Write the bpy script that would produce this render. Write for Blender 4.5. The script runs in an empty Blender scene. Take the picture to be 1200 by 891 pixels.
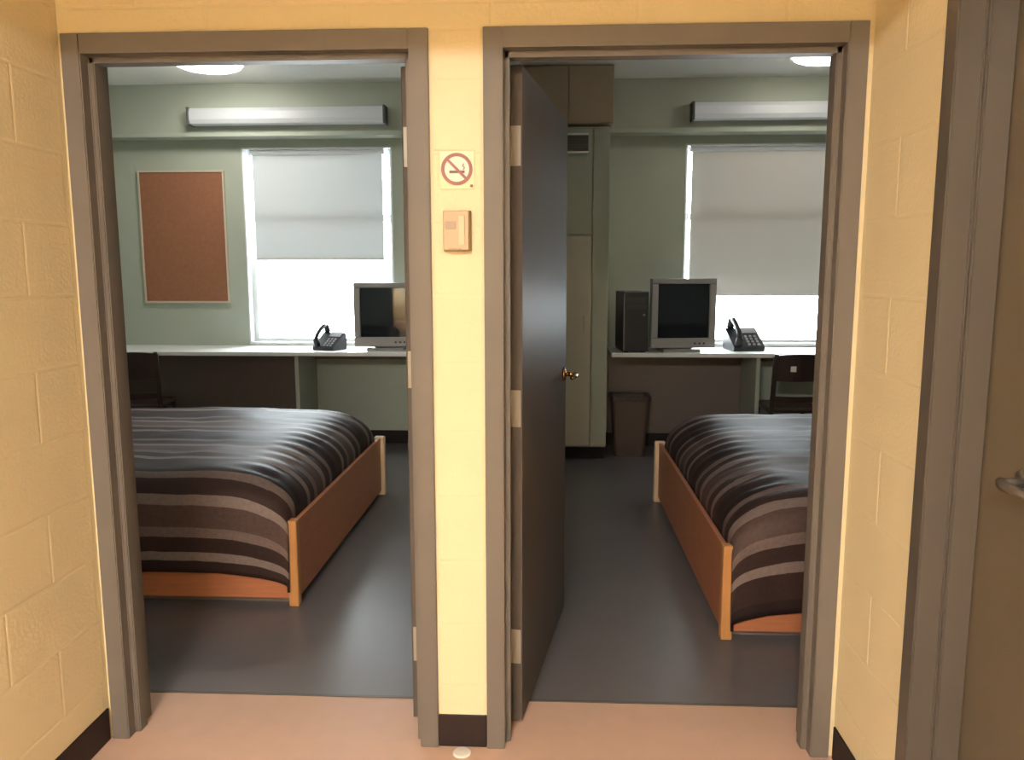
import bpy, bmesh, math, random
from mathutils import Vector, Matrix, noise

random.seed(7)
scene = bpy.context.scene
COL = scene.collection

# ------------------------------------------------------------------ camera
CAM = (0.26423, -2.27341, 1.47129)
YAW, PITCH, ROLL, FPX = -0.0480728, 0.1379966, -0.0015757, 930.0
fw = Vector((math.sin(YAW) * math.cos(PITCH), math.cos(YAW) * math.cos(PITCH), -math.sin(PITCH)))
rt = Vector((math.cos(YAW), -math.sin(YAW), 0))
up = rt.cross(fw)
r2 = rt * math.cos(ROLL) + up * math.sin(ROLL)
u2 = up * math.cos(ROLL) - rt * math.sin(ROLL)
cam_data = bpy.data.cameras.new('camera')
cam_data.sensor_fit = 'HORIZONTAL'
cam_data.sensor_width = 36.0
cam_data.lens = FPX / 1200.0 * 36.0
cam_data.clip_start = 0.05
cam = bpy.data.objects.new('camera', cam_data)
M = Matrix((r2, u2, -fw)).transposed().to_4x4()
M.translation = Vector(CAM)
cam.matrix_world = M
COL.objects.link(cam)
scene.camera = cam

# ------------------------------------------------------------------ world, light levels, exposure
SKY_STRENGTH = 30.0
CORRIDOR_LAMP = 250.0
ROOM_LAMP = 16.0                      # right room; the left room's lamp burns brighter
world = bpy.data.worlds.new('overcast_sky')
scene.world = world
world.use_nodes = True
bg = world.node_tree.nodes['Background']
bg.inputs['Color'].default_value = (0.90, 0.96, 1.0, 1)
bg.inputs['Strength'].default_value = SKY_STRENGTH
scene.view_settings.view_transform = 'Standard'
scene.view_settings.look = 'None'
scene.view_settings.exposure = 0.0
scene.view_settings.gamma = 1.0
scene.view_settings.use_curve_mapping = False

# window openings (x0, x1, z0, z1); back wall surface at BY
BY, BWT = 4.35, 0.20
WIN = [(-2.285, -1.035, 0.845, 2.47), (1.345, 2.585, 0.845, 2.47)]
for i, w in enumerate(WIN):
    ld = bpy.data.lights.new('daylight_portal', 'AREA')
    ld.shape = 'RECTANGLE'
    ld.size = w[1] - w[0]
    ld.size_y = w[3] - w[2]
    ld.cycles.is_portal = True
    lo = bpy.data.objects.new('daylight_portal', ld)
    lo.location = ((w[0] + w[1]) / 2, BY + BWT + 0.02, (w[2] + w[3]) / 2)
    lo.rotation_euler = (-math.pi / 2, 0, 0)
    COL.objects.link(lo)

# ------------------------------------------------------------------ materials
MATS = {}


def mat(name, color, rough=0.5, spec=0.5, metallic=0.0, noise_amt=0.0, noise_scale=8.0, bump=0.0,
        bump_scale=60.0, emit=0.0, emit_col=None, stretch=None, coat=0.0):
    m = bpy.data.materials.new(name)
    m.use_nodes = True
    nt = m.node_tree
    b = nt.nodes['Principled BSDF']
    b.inputs['Base Color'].default_value = (*color, 1)
    b.inputs['Roughness'].default_value = rough
    b.inputs['Specular IOR Level'].default_value = spec
    b.inputs['Metallic'].default_value = metallic
    b.inputs['Coat Weight'].default_value = coat
    tc = nt.nodes.new('ShaderNodeTexCoord')
    mp = nt.nodes.new('ShaderNodeMapping')
    nt.links.new(tc.outputs['Object'], mp.inputs['Vector'])
    if stretch:
        mp.inputs['Scale'].default_value = stretch
    if noise_amt:
        n = nt.nodes.new('ShaderNodeTexNoise')
        n.inputs['Scale'].default_value = noise_scale
        n.inputs['Detail'].default_value = 4
        nt.links.new(mp.outputs['Vector'], n.inputs['Vector'])
        r = nt.nodes.new('ShaderNodeMapRange')
        r.inputs['To Min'].default_value = 1 - noise_amt
        r.inputs['To Max'].default_value = 1 + noise_amt
        nt.links.new(n.outputs['Fac'], r.inputs['Value'])
        mx = nt.nodes.new('ShaderNodeMix')
        mx.data_type = 'RGBA'
        mx.blend_type = 'MULTIPLY'
        mx.inputs['Factor'].default_value = 1
        mx.inputs['A'].default_value = (*color, 1)
        nt.links.new(r.outputs['Result'], mx.inputs['B'])
        nt.links.new(mx.outputs['Result'], b.inputs['Base Color'])
    if bump:
        n2 = nt.nodes.new('ShaderNodeTexNoise')
        n2.inputs['Scale'].default_value = bump_scale
        n2.inputs['Detail'].default_value = 3
        nt.links.new(mp.outputs['Vector'], n2.inputs['Vector'])
        bp = nt.nodes.new('ShaderNodeBump')
        bp.inputs['Strength'].default_value = bump
        bp.inputs['Distance'].default_value = 0.004
        nt.links.new(n2.outputs['Fac'], bp.inputs['Height'])
        nt.links.new(bp.outputs['Normal'], b.inputs['Normal'])
    if emit:
        b.inputs['Emission Color'].default_value = (*(emit_col or color), 1)
        b.inputs['Emission Strength'].default_value = emit
    MATS[name] = m
    return m


mat('yellow_paint', (0.80, 0.69, 0.46), 0.42, 0.4, noise_amt=0.05, noise_scale=5, bump=0.35, bump_scale=90)
mat('corridor_ceiling', (0.72, 0.66, 0.52), 0.8)
mat('brown_metal', (0.145, 0.128, 0.117), 0.5, 0.35, noise_amt=0.06, noise_scale=4)
mat('door_paint', (0.105, 0.090, 0.082), 0.40, 0.015, noise_amt=0.05, noise_scale=3)
mat('side_frame_shaded', (0.088, 0.075, 0.066), 0.4, 0.4, noise_amt=0.06, noise_scale=4)  # frame brown darkened: shade on the side door put into its colour
mat('door_olive', (0.115, 0.094, 0.066), 0.35, 0.45, noise_amt=0.06, noise_scale=3)
mat('cove_base', (0.022, 0.013, 0.013), 0.55, 0.25)
mat('pink_lino', (0.60, 0.40, 0.31), 0.45, 0.35, noise_amt=0.07, noise_scale=14)
mat('blue_lino', (0.140, 0.128, 0.140), 0.30, 0.40, noise_amt=0.10, noise_scale=6, bump=0.03, bump_scale=6)
mat('strip_metal', (0.10, 0.09, 0.085), 0.4)
mat('green_paint', (0.46, 0.50, 0.425), 0.55, 0.35, noise_amt=0.04, noise_scale=4)
mat('room_ceiling', (0.90, 0.90, 0.87), 0.85)
mat('cream_trim', (0.46, 0.50, 0.42), 0.5)
mat('window_white', (0.80, 0.82, 0.82), 0.4)
mat('worktop', (0.80, 0.81, 0.80), 0.35, 0.5, noise_amt=0.03, noise_scale=20)
mat('dark_laminate', (0.17, 0.135, 0.12), 0.45)
mat('olive_panel', (0.16, 0.155, 0.12), 0.5)
mat('lamp_housing', (0.72, 0.73, 0.72), 0.4)
mat('lamp_diffuser', (0.50, 0.52, 0.54), 0.35, emit=0.08, emit_col=(0.95, 0.97, 1.0))
mat('dark_cap', (0.10, 0.10, 0.10), 0.5)
mat('globe', (0.9, 0.9, 0.86), 0.4, emit=ROOM_LAMP, emit_col=(1.0, 0.93, 0.80))
mat('globe_bright', (0.9, 0.9, 0.86), 0.4, emit=ROOM_LAMP * 2.0, emit_col=(1.0, 0.94, 0.84))
mat('corridor_tube', (0.9, 0.9, 0.86), 0.4, emit=CORRIDOR_LAMP, emit_col=(1.0, 0.95, 0.86))
mat('cork', (0.34, 0.15, 0.085), 0.85, 0.2, noise_amt=0.16, noise_scale=40, bump=0.3, bump_scale=120)
mat('board_frame', (0.62, 0.54, 0.42), 0.5)
mat('bed_wood', (0.45, 0.17, 0.085), 0.38, 0.4, noise_amt=0.22, noise_scale=5, stretch=(1.5, 1.5, 14))
mat('bed_wood_light', (0.56, 0.27, 0.10), 0.4, 0.4, noise_amt=0.2, noise_scale=5, stretch=(9, 9, 1.2))
mat('post_pale', (0.66, 0.48, 0.32), 0.4, 0.4, noise_amt=0.1, noise_scale=6)
mat('mattress_white', (0.60, 0.58, 0.55), 0.8)
mat('crt_plastic', (0.30, 0.29, 0.29), 0.42)
mat('crt_dark', (0.035, 0.035, 0.04), 0.45)
mat('screen', (0.012, 0.013, 0.018), 0.08, 0.6)
mat('black_plastic', (0.018, 0.018, 0.022), 0.35)
mat('grey_plastic', (0.20, 0.20, 0.22), 0.45)
mat('key_grey', (0.38, 0.38, 0.40), 0.5)
mat('chair_dark', (0.030, 0.016, 0.014), 0.4, noise_amt=0.1)
mat('tag_white', (0.75, 0.75, 0.73), 0.5)
mat('bin_brown', (0.085, 0.055, 0.045), 0.5, noise_amt=0.05)
mat('wardrobe_green', (0.42, 0.44, 0.37), 0.5, noise_amt=0.04, noise_scale=5)
mat('wardrobe_door', (0.54, 0.51, 0.44), 0.45, noise_amt=0.04, noise_scale=5)
mat('cabinet_brown', (0.42, 0.34, 0.25), 0.5, noise_amt=0.05, noise_scale=5)
mat('brass', (0.42, 0.24, 0.12), 0.25, metallic=1.0)
mat('steel', (0.50, 0.47, 0.42), 0.35, metallic=0.9)
mat('hinge_paint', (0.34, 0.30, 0.25), 0.35, 0.5)
mat('thermostat_beige', (0.50, 0.38, 0.25), 0.45)
mat('thermostat_grey', (0.34, 0.25, 0.18), 0.45)
mat('thermostat_light', (0.62, 0.50, 0.33), 0.4)
mat('thermostat_side_shade', (0.22, 0.16, 0.07), 0.5)  # beige darkened: shade on the box's right side painted in
mat('sign_plate', (0.83, 0.64, 0.34), 0.3)
mat('sign_white', (0.84, 0.74, 0.66), 0.4)
mat('sign_red', (0.24, 0.065, 0.05), 0.45)
mat('sign_black', (0.10, 0.04, 0.04), 0.5)
mat('white_disc', (0.85, 0.80, 0.76), 0.25)


def blind_material(name, col, amount):
    m = bpy.data.materials.new(name)
    m.use_nodes = True
    nt = m.node_tree
    for n in list(nt.nodes):
        nt.nodes.remove(n)
    out = nt.nodes.new('ShaderNodeOutputMaterial')
    d = nt.nodes.new('ShaderNodeBsdfDiffuse')
    d.inputs['Color'].default_value = (*col, 1)
    t = nt.nodes.new('ShaderNodeBsdfTranslucent')
    t.inputs['Color'].default_value = (*col, 1)
    mx = nt.nodes.new('ShaderNodeMixShader')
    mx.inputs[0].default_value = amount
    nt.links.new(d.outputs[0], mx.inputs[1])
    nt.links.new(t.outputs[0], mx.inputs[2])
    nt.links.new(mx.outputs[0], out.inputs['Surface'])
    MATS[name] = m


def glass_material():
    m = bpy.data.materials.new('pane_glass')
    m.use_nodes = True
    nt = m.node_tree
    for n in list(nt.nodes):
        nt.nodes.remove(n)
    out = nt.nodes.new('ShaderNodeOutputMaterial')
    t = nt.nodes.new('ShaderNodeBsdfTransparent')
    t.inputs['Color'].default_value = (0.95, 0.97, 0.97, 1)
    g = nt.nodes.new('ShaderNodeBsdfGlossy')
    g.inputs['Roughness'].default_value = 0.02
    fr = nt.nodes.new('ShaderNodeFresnel')
    fr.inputs['IOR'].default_value = 1.4
    mx = nt.nodes.new('ShaderNodeMixShader')
    nt.links.new(fr.outputs[0], mx.inputs[0])
    nt.links.new(t.outputs[0], mx.inputs[1])
    nt.links.new(g.outputs[0], mx.inputs[2])
    nt.links.new(mx.outputs[0], out.inputs['Surface'])
    MATS['pane_glass'] = m


def blanket_material():
    m = bpy.data.materials.new('striped_blanket')
    m.use_nodes = True
    nt = m.node_tree
    b = nt.nodes['Principled BSDF']
    b.inputs['Roughness'].default_value = 0.58
    b.inputs['Specular IOR Level'].default_value = 0.17
    uv = nt.nodes.new('ShaderNodeUVMap')
    uv.uv_map = 'UVMap'
    sep = nt.nodes.new('ShaderNodeSeparateXYZ')
    nt.links.new(uv.outputs['UV'], sep.inputs[0])
    nz = nt.nodes.new('ShaderNodeTexNoise')
    nz.inputs['Scale'].default_value = 9
    nt.links.new(uv.outputs['UV'], nz.inputs['Vector'])
    ma = nt.nodes.new('ShaderNodeMath')
    ma.operation = 'MULTIPLY_ADD'
    ma.inputs[1].default_value = 0.012
    nt.links.new(nz.outputs['Fac'], ma.inputs[0])
    nt.links.new(sep.outputs['Y'], ma.inputs[2])
    dv = nt.nodes.new('ShaderNodeMath')
    dv.operation = 'DIVIDE'
    dv.inputs[1].default_value = 0.62
    nt.links.new(ma.outputs[0], dv.inputs[0])
    fr = nt.nodes.new('ShaderNodeMath')
    fr.operation = 'FRACT'
    nt.links.new(dv.outputs[0], fr.inputs[0])
    cr = nt.nodes.new('ShaderNodeValToRGB')
    cr.color_ramp.interpolation = 'CONSTANT'
    D, D2 = (0.020, 0.011, 0.012, 1), (0.034, 0.018, 0.018, 1)
    L, L2, Mi = (0.190, 0.145, 0.138, 1), (0.150, 0.108, 0.103, 1), (0.080, 0.050, 0.047, 1)
    stops = [(0.0, D), (0.09, D2), (0.20, L), (0.240, D2), (0.31, L2), (0.355, Mi), (0.455, L), (0.50, D2), (0.575, L2)]
    el = cr.color_ramp.elements
    el[0].position, el[0].color = 0.0, stops[0][1]
    el[1].position, el[1].color = stops[1][0] / 0.62, stops[1][1]
    for p, c in stops[2:]:
        e = el.new(p / 0.62)
        e.color = c
    nt.links.new(fr.outputs[0], cr.inputs[0])
    # fine weave
    n2 = nt.nodes.new('ShaderNodeTexNoise')
    n2.inputs['Scale'].default_value = 60
    n2.inputs['Detail'].default_value = 5
    nt.links.new(uv.outputs['UV'], n2.inputs['Vector'])
    rg = nt.nodes.new('ShaderNodeMapRange')
    rg.inputs['To Min'].default_value = 0.7
    rg.inputs['To Max'].default_value = 1.3
    nt.links.new(n2.outputs['Fac'], rg.inputs['Value'])
    mx = nt.nodes.new('ShaderNodeMix')
    mx.data_type = 'RGBA'
    mx.blend_type = 'MULTIPLY'
    mx.inputs['Factor'].default_value = 1
    nt.links.new(cr.outputs['Color'], mx.inputs['A'])
    nt.links.new(rg.outputs['Result'], mx.inputs['B'])
    nt.links.new(mx.outputs['Result'], b.inputs['Base Color'])
    MATS['striped_blanket'] = m


blind_material('blind_white', (0.64, 0.67, 0.68), 0.021)
blind_material('blind_beige', (0.60, 0.57, 0.52), 0.0105)
glass_material()
blanket_material()


# ------------------------------------------------------------------ mesh helpers
def bx(bm, x0, x1, y0, y1, z0, z1):
    v = [bm.verts.new(p) for p in ((x0, y0, z0), (x1, y0, z0), (x1, y1, z0), (x0, y1, z0),
                                   (x0, y0, z1), (x1, y0, z1), (x1, y1, z1), (x0, y1, z1))]
    for f in ((3, 2, 1, 0), (4, 5, 6, 7), (0, 1, 5, 4), (1, 2, 6, 5), (2, 3, 7, 6), (3, 0, 4, 7)):
        bm.faces.new([v[i] for i in f])


def BX(*a, bevel=0.0, seg=2):
    bm = bmesh.new()
    bx(bm, *a)
    if bevel:
        bmesh.ops.bevel(bm, geom=bm.edges[:], offset=bevel, segments=seg, profile=0.5, affect='EDGES')
    return bm


def prism(bm, poly, axis, a, b):
    """poly: 2-D points; extruded along axis ('x','y','z') from a to b."""
    def P(p, t):
        return {'x': (t, p[0], p[1]), 'y': (p[0], t, p[1]), 'z': (p[0], p[1], t)}[axis]
    A = [bm.verts.new(P(p, a)) for p in poly]
    B = [bm.verts.new(P(p, b)) for p in poly]
    n = len(poly)
    bm.faces.new(A)
    bm.faces.new(B[::-1])
    for i in range(n):
        j = (i + 1) % n
        bm.faces.new((A[i], B[i], B[j], A[j]))
    bmesh.ops.recalc_face_normals(bm, faces=bm.faces[:])


def cyl(bm, p0, p1, r0, r1=None, n=16, cap=True):
    p0, p1 = Vector(p0), Vector(p1)
    r1 = r0 if r1 is None else r1
    d = (p1 - p0).normalized()
    a = d.orthogonal().normalized()
    b = d.cross(a)
    A, B = [], []
    for i in range(n):
        t = 2 * math.pi * i / n
        o = a * math.cos(t) + b * math.sin(t)
        A.append(bm.verts.new(p0 + o * r0))
        B.append(bm.verts.new(p1 + o * r1))
    for i in range(n):
        j = (i + 1) % n
        bm.faces.new((A[i], A[j], B[j], B[i]))
    if cap:
        bm.faces.new(A[::-1])
        bm.faces.new(B)


def tube(bm, pts, r, n=10):
    pts = [Vector(p) for p in pts]
    rings = []
    prev = None
    for i, p in enumerate(pts):
        d = (pts[min(i + 1, len(pts) - 1)] - pts[max(i - 1, 0)]).normalized()
        if prev is None:
            a = d.orthogonal().normalized()
        else:
            a = (prev - d * prev.dot(d)).normalized()
        prev = a
        b = d.cross(a)
        rr = r[i] if isinstance(r, (list, tuple)) else r
        rings.append([bm.verts.new(p + (a * math.cos(2 * math.pi * k / n) + b * math.sin(2 * math.pi * k / n)) * rr)
                      for k in range(n)])
    for A, B in zip(rings, rings[1:]):
        for k in range(n):
            j = (k + 1) % n
            bm.faces.new((A[k], A[j], B[j], B[k]))
    bm.faces.new(rings[0][::-1])
    bm.faces.new(rings[-1])


def lathe(bm, prof, n=32, centre=(0, 0, 0)):
    rings = []
    for r, z in prof:
        if r < 1e-6:
            rings.append([bm.verts.new((centre[0], centre[1], centre[2] + z))])
        else:
            rings.append([bm.verts.new((centre[0] + r * math.cos(2 * math.pi * k / n),
                                        centre[1] + r * math.sin(2 * math.pi * k / n), centre[2] + z)) for k in range(n)])
    for A, B in zip(rings, rings[1:]):
        for k in range(n):
            j = (k + 1) % n
            if len(A) == 1:
                bm.faces.new((A[0], B[k], B[j]))
            elif len(B) == 1:
                bm.faces.new((A[k], A[j], B[0]))
            else:
                bm.faces.new((A[k], A[j], B[j], B[k]))
    bmesh.ops.recalc_face_normals(bm, faces=bm.faces[:])


def obj(name, bm, m, parent=None, loc=None, smooth=False):
    me = bpy.data.meshes.new(name)
    bm.to_mesh(me)
    bm.free()
    me.materials.append(MATS[m])
    if smooth:
        me.polygons.foreach_set('use_smooth', [True] * len(me.polygons))
    o = bpy.data.objects.new(name, me)
    COL.objects.link(o)
    if parent:
        o.parent = parent
    if loc:
        o.location = loc
    return o


def tag(o, label, cat, group=None):
    o['label'] = label
    o['category'] = cat
    if group:
        o['group'] = group
    return o


def thing(name, label, cat, loc=(0, 0, 0), rz=0.0, group=None):
    o = bpy.data.objects.new(name, None)
    o.empty_display_size = 0.1
    COL.objects.link(o)
    o.location = loc
    o.rotation_euler = (0, 0, rz)
    return tag(o, label, cat, group)


def struct(o, label, cat):
    o['kind'] = 'structure'
    return tag(o, label, cat)


# ------------------------------------------------------------------ dimensions
W, G, HO = 1.040, 0.1514, 2.130       # outer frame width, gap between frames, outer frame height
FACE, STOP = 0.055, 0.016
LX0, LX1 = -G / 2 - W, -G / 2
RX0, RX1 = G / 2, G / 2 + W
WY0, WY1 = 0.012, 0.130                # dividing wall, corridor face and room face
XL, XR = -1.125, 1.130                 # corridor side walls
RLX, RRX = -3.42, 3.75                 # outer side walls of the two rooms
CZ = 2.945                              # room ceiling
FY = 0.29                              # where the corridor flooring ends

# ------------------------------------------------------------------ floors and ceilings
o = obj('floor', BX(XL - 0.15, XR + 0.2, -5.0, FY - 0.012, -0.10, 0.0), 'pink_lino')
struct(o, 'pinkish brown lino floor of the corridor reaching through both doorways', 'floor')
bm = bmesh.new()
bx(bm, RLX - 0.1, -0.05, FY, BY + 0.2, -0.10, 0.0)
o = obj('floor_room', bm, 'blue_lino')
struct(o, 'glossy blue-grey lino floor of the room behind the left doorway', 'floor')
o = obj('floor_room', BX(0.05, RRX + 0.1, FY, BY + 0.2, -0.10, 0.0), 'blue_lino')
struct(o, 'glossy dark blue-grey lino floor of the room behind the right doorway', 'floor')
for i, (a, b, s) in enumerate(((RLX - 0.1, XL - 0.15, 0), (XR + 0.2, RRX + 0.1, 1))):
    o = obj('floor_room', BX(a, b, WY1, FY, -0.10, 0.0), 'blue_lino')
    struct(o, 'blue-grey floor strip beside the %s doorway inside the room' % ('left', 'right')[s], 'floor')
for a, b, s in ((RLX, -0.05, 'left'), (0.05, RRX, 'right')):
    o = obj('trim_1' if s == 'left' else 'trim_2', BX(max(a, XL - 0.15), min(b, XR + 0.2), FY - 0.012, FY, -0.02, 0.003), 'strip_metal')
    struct(o, 'thin dark joint strip between pink and grey flooring in the %s doorway' % s, 'threshold strip')
o = obj('ceiling', BX(XL - 0.15, XR + 0.2, -1.55, WY0, 2.31, 2.41), 'yellow_paint')
struct(o, 'low painted ceiling over the corridor alcove in front of both doors', 'ceiling')
o = obj('ceiling_corridor', BX(XL - 0.15, XR + 0.2, -5.0, -1.55, 2.75, 2.85), 'corridor_ceiling')
struct(o, 'higher pale corridor ceiling behind the viewer', 'ceiling')
o = obj('wall_above_alcove', BX(XL, XR, -1.55, -1.45, 2.31, 2.80), 'yellow_paint')
struct(o, 'yellow drop wall above the alcove edge', 'wall')
o = obj('ceiling_room', BX(RLX - 0.1, -0.05, WY1, BY + 0.2, CZ, CZ + 0.1), 'room_ceiling')
struct(o, 'off-white ceiling of the room behind the left doorway', 'ceiling')
o = obj('ceiling_room', BX(0.05, RRX + 0.1, WY1, BY + 0.2, CZ, CZ + 0.1), 'room_ceiling')
struct(o, 'off-white ceiling of the room behind the right doorway', 'ceiling')

# ------------------------------------------------------------------ painted block walls
BW, BH, JT, PROUD = 0.40, 0.20, 0.005, 0.0014
_blk = {}


def block_mesh(w, h):
    k = (round(w, 3), round(h, 3))
    if k not in _blk:
        bm = bmesh.new()
        c = 0.005
        a, b = w / 2, h / 2
        back = [bm.verts.new(p) for p in ((-a, 0, -b), (a, 0, -b), (a, 0, b), (-a, 0, b))]
        mid = [bm.verts.new(p) for p in ((-a, -PROUD * 0.4, -b), (a, -PROUD * 0.4, -b), (a, -PROUD * 0.4, b), (-a, -PROUD * 0.4, b))]
        fr = [bm.verts.new(p) for p in ((-a + c, -PROUD, -b + c), (a - c, -PROUD, -b + c), (a - c, -PROUD, b - c), (-a + c, -PROUD, b - c))]
        bm.faces.new(fr)
        for A, B in ((back, mid), (mid, fr)):
            for i in range(4):
                j = (i + 1) % 4
                bm.faces.new((A[i], A[j], B[j], B[i]))
        bmesh.ops.recalc_face_normals(bm, faces=bm.faces[:])
        me = bpy.data.meshes.new('block')
        bm.to_mesh(me)
        bm.free()
        me.materials.append(MATS['yellow_paint'])
        _blk[k] = me
    return _blk[k]


def lay_blocks(parent, place, rz, rects, phase):
    """rects in wall coordinates (s along wall, z); place(s) -> (x, y) of the wall face."""
    for (s0, s1, z0, z1) in rects:
        k0, k1 = int(math.floor(z0 / BH + 1e-6)), int(math.ceil(z1 / BH - 1e-6))
        for k in range(k0, k1):
            za, zb = max(z0, k * BH), min(z1, (k + 1) * BH)
            off = phase + (BW / 2 if k % 2 else 0)
            n0 = int(math.floor((s0 - off) / BW))
            n1 = int(math.ceil((s1 - off) / BW))
            for n in range(n0, n1):
                sa, sb = max(s0, off + n * BW), min(s1, off + (n + 1) * BW)
                if sb - sa < 0.025 or zb - za < 0.025:
                    continue
                o = bpy.data.objects.new('block', block_mesh(sb - sa - JT, zb - za - JT))
                COL.objects.link(o)
                x, y = place((sa + sb) / 2)
                dz = random.uniform(-0.0006, 0.0006)
                o.location = (x, y, (za + zb) / 2)
                o.rotation_euler = (0, 0, rz)
                o.scale = (1, 1 + dz * 100, 1)
                o.parent = parent


# front wall (between corridor and rooms) with two door openings
bm = bmesh.new()
e = PROUD
bx(bm, RLX - 0.1, LX0, WY0 + e, WY1, 0, CZ)
bx(bm, LX1, RX0, WY0 + e, WY1, 0, CZ)
bx(bm, RX1, RRX + 0.1, WY0 + e, WY1, 0, CZ)
bx(bm, LX0, LX1, WY0 + e, WY1, HO, CZ)
bx(bm, RX0, RX1, WY0 + e, WY1, HO, CZ)
wf = obj('wall_front', bm, 'yellow_paint')
wf.data.materials.append(MATS['green_paint'])
for p in wf.data.polygons:
    if p.center.y > WY1 - 0.001:
        p.material_index = 1
struct(wf, 'yellow painted block wall holding the two open doorways', 'wall')
lay_blocks(wf, lambda s: (s, WY0 + e), 0.0,
           [(LX1 + 0.002, RX0 - 0.002, 0.0, HO), (XL, XR, HO, 2.31)], 0.1)
# left corridor wall
wl = obj('wall_left', BX(XL - 0.15, XL - e, -5.0, WY0, 0, 2.80), 'yellow_paint')
struct(wl, 'tan yellow painted block wall along the left side of the corridor', 'wall')
lay_blocks(wl, lambda s: (XL - e, -s), math.pi / 2, [(0.0, 1.41, 0.0, 2.31)], 0.01)
# right corridor wall with the third door
DY1, DY0 = -0.423, -1.463
bm = bmesh.new()
bx(bm, XR + e, XR + 0.2, DY1, WY0, 0, 2.80)
bx(bm, XR + e, XR + 0.2, -5.0, DY0, 0, 2.80)
bx(bm, XR + e, XR + 0.2, DY0, DY1, HO, 2.80)
wr = obj('wall_right', bm, 'yellow_paint')
struct(wr, 'yellow painted block wall strip between right doorway and side door', 'wall')
lay_blocks(wr, lambda s: (XR + e, -s), -math.pi / 2, [(0.0, -DY1, 0.0, 2.31), (-DY1, -DY0, HO, 2.31)], 0.2)
o = obj('wall_corridor_end', BX(XL - 0.15, XR + 0.2, -5.1, -5.0, 0, 2.85), 'yellow_paint')
struct(o, 'yellow wall closing the corridor behind the viewer', 'wall')

# cove baseboards
for nm, a, lab in (('baseboard_front', (LX1 + 0.001, RX0 - 0.001, WY0 - 0.006, WY0 + 0.003, 0, 0.105), 'dark brown rubber baseboard below the narrow wall between the doorways'),
                   ('baseboard_left', (XL - 0.001, XL + 0.006, -5.0, -0.001, 0, 0.105), 'dark brown rubber baseboard along the left corridor wall'),
                   ('baseboard_right', (XR - 0.006, XR + 0.001, DY1, -0.001, 0, 0.105), 'dark brown rubber baseboard under the right wall strip')):
    struct(obj(nm, BX(*a, bevel=0.002, seg=1), 'cove_base'), lab, 'baseboard')


# ------------------------------------------------------------------ door frames, leaves, hardware
def jamb_poly(xo, xi, s, y0, y1, r=0.042, st=0.045):
    """s = +1 when the opening lies towards +x of the jamb."""
    return [(xo, y0), (xi, y0), (xi, y0 + r), (xi + s * STOP, y0 + r), (xi + s * STOP, y0 + r + st),
            (xi, y0 + r + st), (xi, y1), (xo, y1)]


def door_frame(parent, x0, x1, r=0.042, st=0.045, depth=0.145, m='brown_metal'):
    xi0, xi1 = x0 + FACE, x1 - FACE
    fr = obj('door_frame', BX(xi0, xi1, 0.0, 0.03, HO - FACE, HO), m, parent)  # head face
    bm = bmesh.new()
    prism(bm, [(0.03, HO), (0.03, HO - FACE), (r, HO - FACE), (r, HO - FACE - STOP), (r + st, HO - FACE - STOP),
               (r + st, HO - FACE), (depth, HO - FACE), (depth, HO)], 'x', xi0, xi1)
    obj('head_stop', bm, m, fr)
    for xo, xi, s in ((x0, xi0, 1), (x1, xi1, -1)):
        bm = bmesh.new()
        prism(bm, jamb_poly(xo, xi, s, 0.0, depth, r, st), 'z', 0.0, HO)
        bmesh.ops.bevel(bm, geom=[ed for ed in bm.edges if abs(ed.verts[0].co.z - ed.verts[1].co.z) > 1], offset=0.003, segments=2, affect='EDGES')
        obj('jamb', bm, m, fr)
    return fr


def hinge(parent, x, y, z, s, rz=0.0, h=0.115):
    bm = bmesh.new()
    cyl(bm, (0, 0, -h / 2), (0, 0, h / 2), 0.008, n=12)
    for k in (-1, 1):
        cyl(bm, (0, 0, k * h / 2), (0, 0, k * (h / 2 + 0.006)), 0.006, 0.003, n=10)
    bx(bm, -0.0012, 0.0012, -0.042, 0.0, -h / 2, h / 2)
    return obj('hinge', bm, 'hinge_paint', parent, (x, y, z))


def lever_set(parent, x, y, z, nx, ny, along, m='brass'):
    """rose + neck + lever on a leaf face; (nx,ny) outward normal, along = +-1 direction on local x."""
    bm = bmesh.new()
    n = Vector((nx, ny, 0))
    t = Vector((-ny, nx, 0)) * along
    p = Vector((0, 0, 0))
    cyl(bm, p, p + n * 0.010, 0.029, 0.026, n=24)
    cyl(bm, p + n * 0.010, p + n * 0.050, 0.010, n=14)
    tube(bm, [p + n * 0.050, p + n * 0.056 + t * 0.02, p + n * 0.056 + t * 0.06, p + n * 0.052 + t * 0.115],
         [0.011, 0.011, 0.010, 0.008], 12)
    return obj('lever_handle', bm, m, parent, (x, y, z), smooth=True)


def door_leaf(parent, hx, hy, ang, side, width, mname, lever=True, thick=0.045, ht=HO - FACE - 0.010):
    """leaf local: u along +x*side, thickness in -y (corridor side)."""
    lf = obj('door_leaf', BX(min(0.004 * side, (width) * side), max(0.004 * side, width * side), -thick, 0, 0.008, ht, bevel=0.002, seg=1), mname, parent)
    lf.location = (hx, hy, 0)
    lf.rotation_euler = (0, 0, ang)
    if lever:
        lever_set(lf, side * (width - 0.07), -thick, 1.045, 0, -1, -1 if side > 0 else 1, 'brass')
        lever_set(lf, side * (width - 0.07), 0, 1.045, 0, 1, 1 if side > 0 else -1, 'brass')
        bm = bmesh.new()
        bx(bm, min(side * (width - 0.0005), side * (width + 0.001)), max(side * (width - 0.0005), side * (width + 0.001)), -0.036, -0.009, 0.96, 1.13)
        obj('latch_plate', bm, 'steel', lf)
    return lf


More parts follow.
